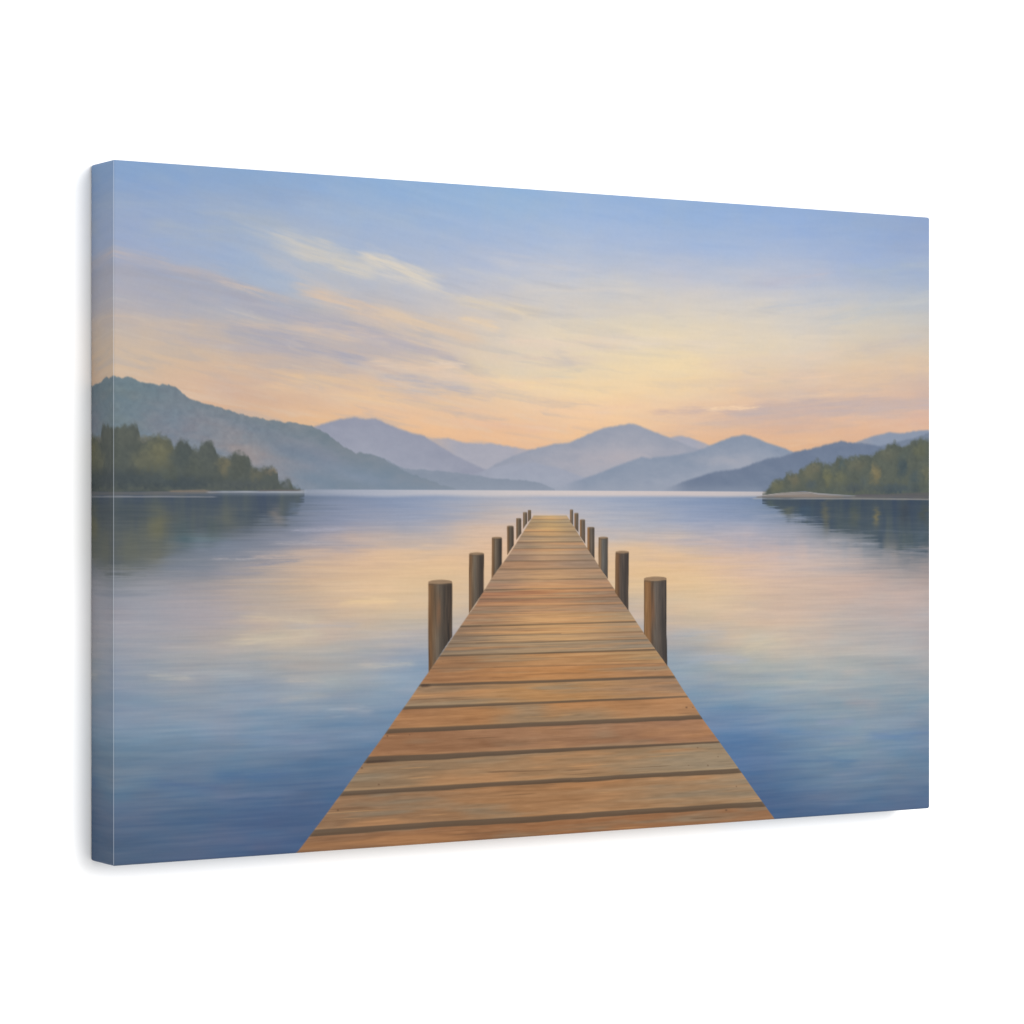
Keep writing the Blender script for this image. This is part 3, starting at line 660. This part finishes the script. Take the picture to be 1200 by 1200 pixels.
# printed cotton canvas: pigment from the print, a fine weave in the surface
m_canvas, nt, b = principled('printed_canvas', .62, .10)
at = nt.nodes.new('ShaderNodeAttribute'); at.attribute_name = 'print'
tc = nt.nodes.new('ShaderNodeTexCoord')
blotch = nt.nodes.new('ShaderNodeTexNoise'); blotch.inputs['Scale'].default_value = 420; blotch.inputs['Detail'].default_value = 3
nt.links.new(tc.outputs['Object'], blotch.inputs['Vector'])
mr = nt.nodes.new('ShaderNodeMapRange')
mr.inputs['From Min'].default_value = .3; mr.inputs['From Max'].default_value = .7
mr.inputs['To Min'].default_value = .99; mr.inputs['To Max'].default_value = 1.01
nt.links.new(blotch.outputs['Fac'], mr.inputs['Value'])
mul = nt.nodes.new('ShaderNodeVectorMath'); mul.operation = 'SCALE'
nt.links.new(at.outputs['Color'], mul.inputs[0]); nt.links.new(mr.outputs['Result'], mul.inputs['Scale'])
nt.links.new(mul.outputs['Vector'], b.inputs['Base Color'])
wv1 = nt.nodes.new('ShaderNodeTexWave'); wv1.bands_direction = 'X'; wv1.inputs['Scale'].default_value = 330; wv1.inputs['Distortion'].default_value = .6
wv2 = nt.nodes.new('ShaderNodeTexWave'); wv2.bands_direction = 'Z'; wv2.inputs['Scale'].default_value = 330; wv2.inputs['Distortion'].default_value = .6
add = nt.nodes.new('ShaderNodeMath'); add.operation = 'ADD'
for w_ in (wv1, wv2):
    nt.links.new(tc.outputs['Object'], w_.inputs['Vector'])
nt.links.new(wv1.outputs['Fac'], add.inputs[0]); nt.links.new(wv2.outputs['Fac'], add.inputs[1])
bump = nt.nodes.new('ShaderNodeBump'); bump.inputs['Strength'].default_value = .05; bump.inputs['Distance'].default_value = .0001
nt.links.new(add.outputs['Value'], bump.inputs['Height']); nt.links.new(bump.outputs['Normal'], b.inputs['Normal'])

# matt white wall paint
m_wall, nt, b = principled('white_wall_paint', .9, .1)
b.inputs['Base Color'].default_value = (.90, .90, .90, 1)
nz = nt.nodes.new('ShaderNodeTexNoise'); nz.inputs['Scale'].default_value = 260; nz.inputs['Detail'].default_value = 4
bp = nt.nodes.new('ShaderNodeBump'); bp.inputs['Strength'].default_value = .04; bp.inputs['Distance'].default_value = .0005
tc = nt.nodes.new('ShaderNodeTexCoord')
nt.links.new(tc.outputs['Object'], nz.inputs['Vector']); nt.links.new(nz.outputs['Fac'], bp.inputs['Height']); nt.links.new(bp.outputs['Normal'], b.inputs['Normal'])

# ---- the canvas ---------------------------------------------------------------
EYE = 1.50
ca, sa = math.cos(ANG), math.sin(ANG)
# back, bottom, middle of the canvas, where it meets the wall
cx = XL + W / 2 * ca - D * sa
cy = ZL + W / 2 * sa + D * ca
root = bpy.data.objects.new('canvas_print', None); col.objects.link(root)
root.empty_display_size = .1
root.location = (cx, cy, EYE - H / 2); root.rotation_euler = (0, 0, ANG)
root['label'] = 'canvas print of a wooden pier on a calm lake at sunset, hung on white wall'
root['category'] = 'canvas print'

RAD = .0016                      # how sharply the cloth turns over the bars


def rounded(x, y, z):
    """soften the box edges: x -W/2..W/2, y -D..0, z 0..H"""
    p = np.stack([x, y, z], -1)
    lo = np.array([-W / 2 + RAD, -D + RAD, RAD]); hi = np.array([W / 2 - RAD, -RAD, H - RAD])
    inner = np.clip(p, lo, hi)
    d = p - inner
    L = np.linalg.norm(d, axis=-1, keepdims=True)
    return inner + d / np.maximum(L, 1e-9) * RAD


pic = paint()
lin = (to_linear(pic) / GAIN).astype(np.float32)
xs = np.linspace(-W / 2, W / 2, NU + 1); zs = np.linspace(H, 0, NV + 1)

# print colours mixed paler in a thin strip along the left fold
pale_fold = np.array([.60, .64, .70], np.float32)
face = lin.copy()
face[:, 0] = face[:, 0] * .64 + pale_fold * .36
face[:, 1] = face[:, 1] * .92 + pale_fold * .08
X, Z = np.meshgrid(xs, zs)
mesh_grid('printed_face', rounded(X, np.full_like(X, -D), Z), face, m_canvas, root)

ND = 64
dep = np.linspace(0, D, ND)                       # distance back from the front fold


def strip(axis_cols, n, size):
    """print mirrored over a fold: colours at the same distance in from the edge"""
    f = dep / size * n
    i = np.minimum(f.astype(int), n - 1); t = (f - i).astype(np.float32)
    return i, t


i, t = strip(None, NU, W)
lft = lin[:, i] * (1 - t)[None, :, None] + lin[:, i + 1] * t[None, :, None]
lft[:, 0] = lft[:, 0] * .74 + pale_fold * .26
DY, ZZ = np.meshgrid(dep - D, zs)
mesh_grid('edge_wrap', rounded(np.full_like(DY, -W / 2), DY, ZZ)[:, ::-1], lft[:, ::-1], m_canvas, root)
rgt = lin[:, NU - i] * (1 - t)[None, :, None] + lin[:, NU - i - 1] * t[None, :, None]
mesh_grid('edge_wrap', rounded(np.full_like(DY, W / 2), DY, ZZ), rgt, m_canvas, root)
i, t = strip(None, NV, H)
XX, DD = np.meshgrid(xs, dep - D)
top = lin[i] * (1 - t)[:, None, None] + lin[i + 1] * t[:, None, None]
mesh_grid('edge_wrap', rounded(XX, DD, np.full_like(XX, H))[::-1], top[::-1], m_canvas, root)
bot = lin[NV - i] * (1 - t)[:, None, None] + lin[NV - i - 1] * t[:, None, None]
mesh_grid('edge_wrap', rounded(XX, DD, np.zeros_like(XX)), bot, m_canvas, root)

# ---- the wall -------------------------------------------------------------------
me = bpy.data.meshes.new('wall')
me.from_pydata([(-3, 0.0005, -1.3), (3, 0.0005, -1.3), (3, 0.0005, 1.7), (-3, 0.0005, 1.7),
                (-3, .1, -1.3), (3, .1, -1.3), (3, .1, 1.7), (-3, .1, 1.7)], [],
               [(0, 1, 2, 3), (5, 4, 7, 6), (4, 0, 3, 7), (1, 5, 6, 2), (3, 2, 6, 7), (4, 5, 1, 0)])
me.materials.append(m_wall)
wall = bpy.data.objects.new('wall', me); col.objects.link(wall)
wall.location = root.location; wall.rotation_euler = root.rotation_euler
wall['kind'] = 'structure'


# ---- studio light ------------------------------------------------------------------
def lamp(name, local, size, power):
    L = bpy.data.lights.new(name, 'AREA'); L.shape = 'DISK'; L.size = size; L.energy = power
    o = bpy.data.objects.new(name, L); col.objects.link(o)
    x, y, z = local
    tgt = np.array([cx, cy, EYE])
    p = np.array([cx + x * ca - y * sa, cy + x * sa + y * ca, EYE + z])
    o.location = p
    import mathutils
    o.rotation_euler = mathutils.Vector(tgt - p).to_track_quat('-Z', 'Y').to_euler()
    return o


lamp('key_lamp', KEY[0], KEY[1], KEY[2])

world = bpy.data.worlds.new('World'); scene.world = world
world.use_nodes = True
bg = world.node_tree.nodes['Background']
bg.inputs['Color'].default_value = (1, 1, 1, 1); bg.inputs['Strength'].default_value = AMB

# ---- camera ---------------------------------------------------------------------------
cam = bpy.data.cameras.new('camera'); cam.sensor_width = 36.0; cam.lens = FOC / 1200 * 36.0
cam.shift_y = 1.0 / 1200
cam.clip_start = .05; cam.clip_end = 50
co = bpy.data.objects.new('camera', cam); col.objects.link(co)
co.location = (0, 0, EYE); co.rotation_euler = (math.pi / 2, 0, 0)
scene.camera = co

vs_ = scene.view_settings
scene.display_settings.display_device = 'sRGB'
vs_.view_transform = 'Standard'; vs_.look = 'None'; vs_.exposure = 0; vs_.gamma = 1; vs_.use_curve_mapping = False
scene.cycles.use_denoising = True
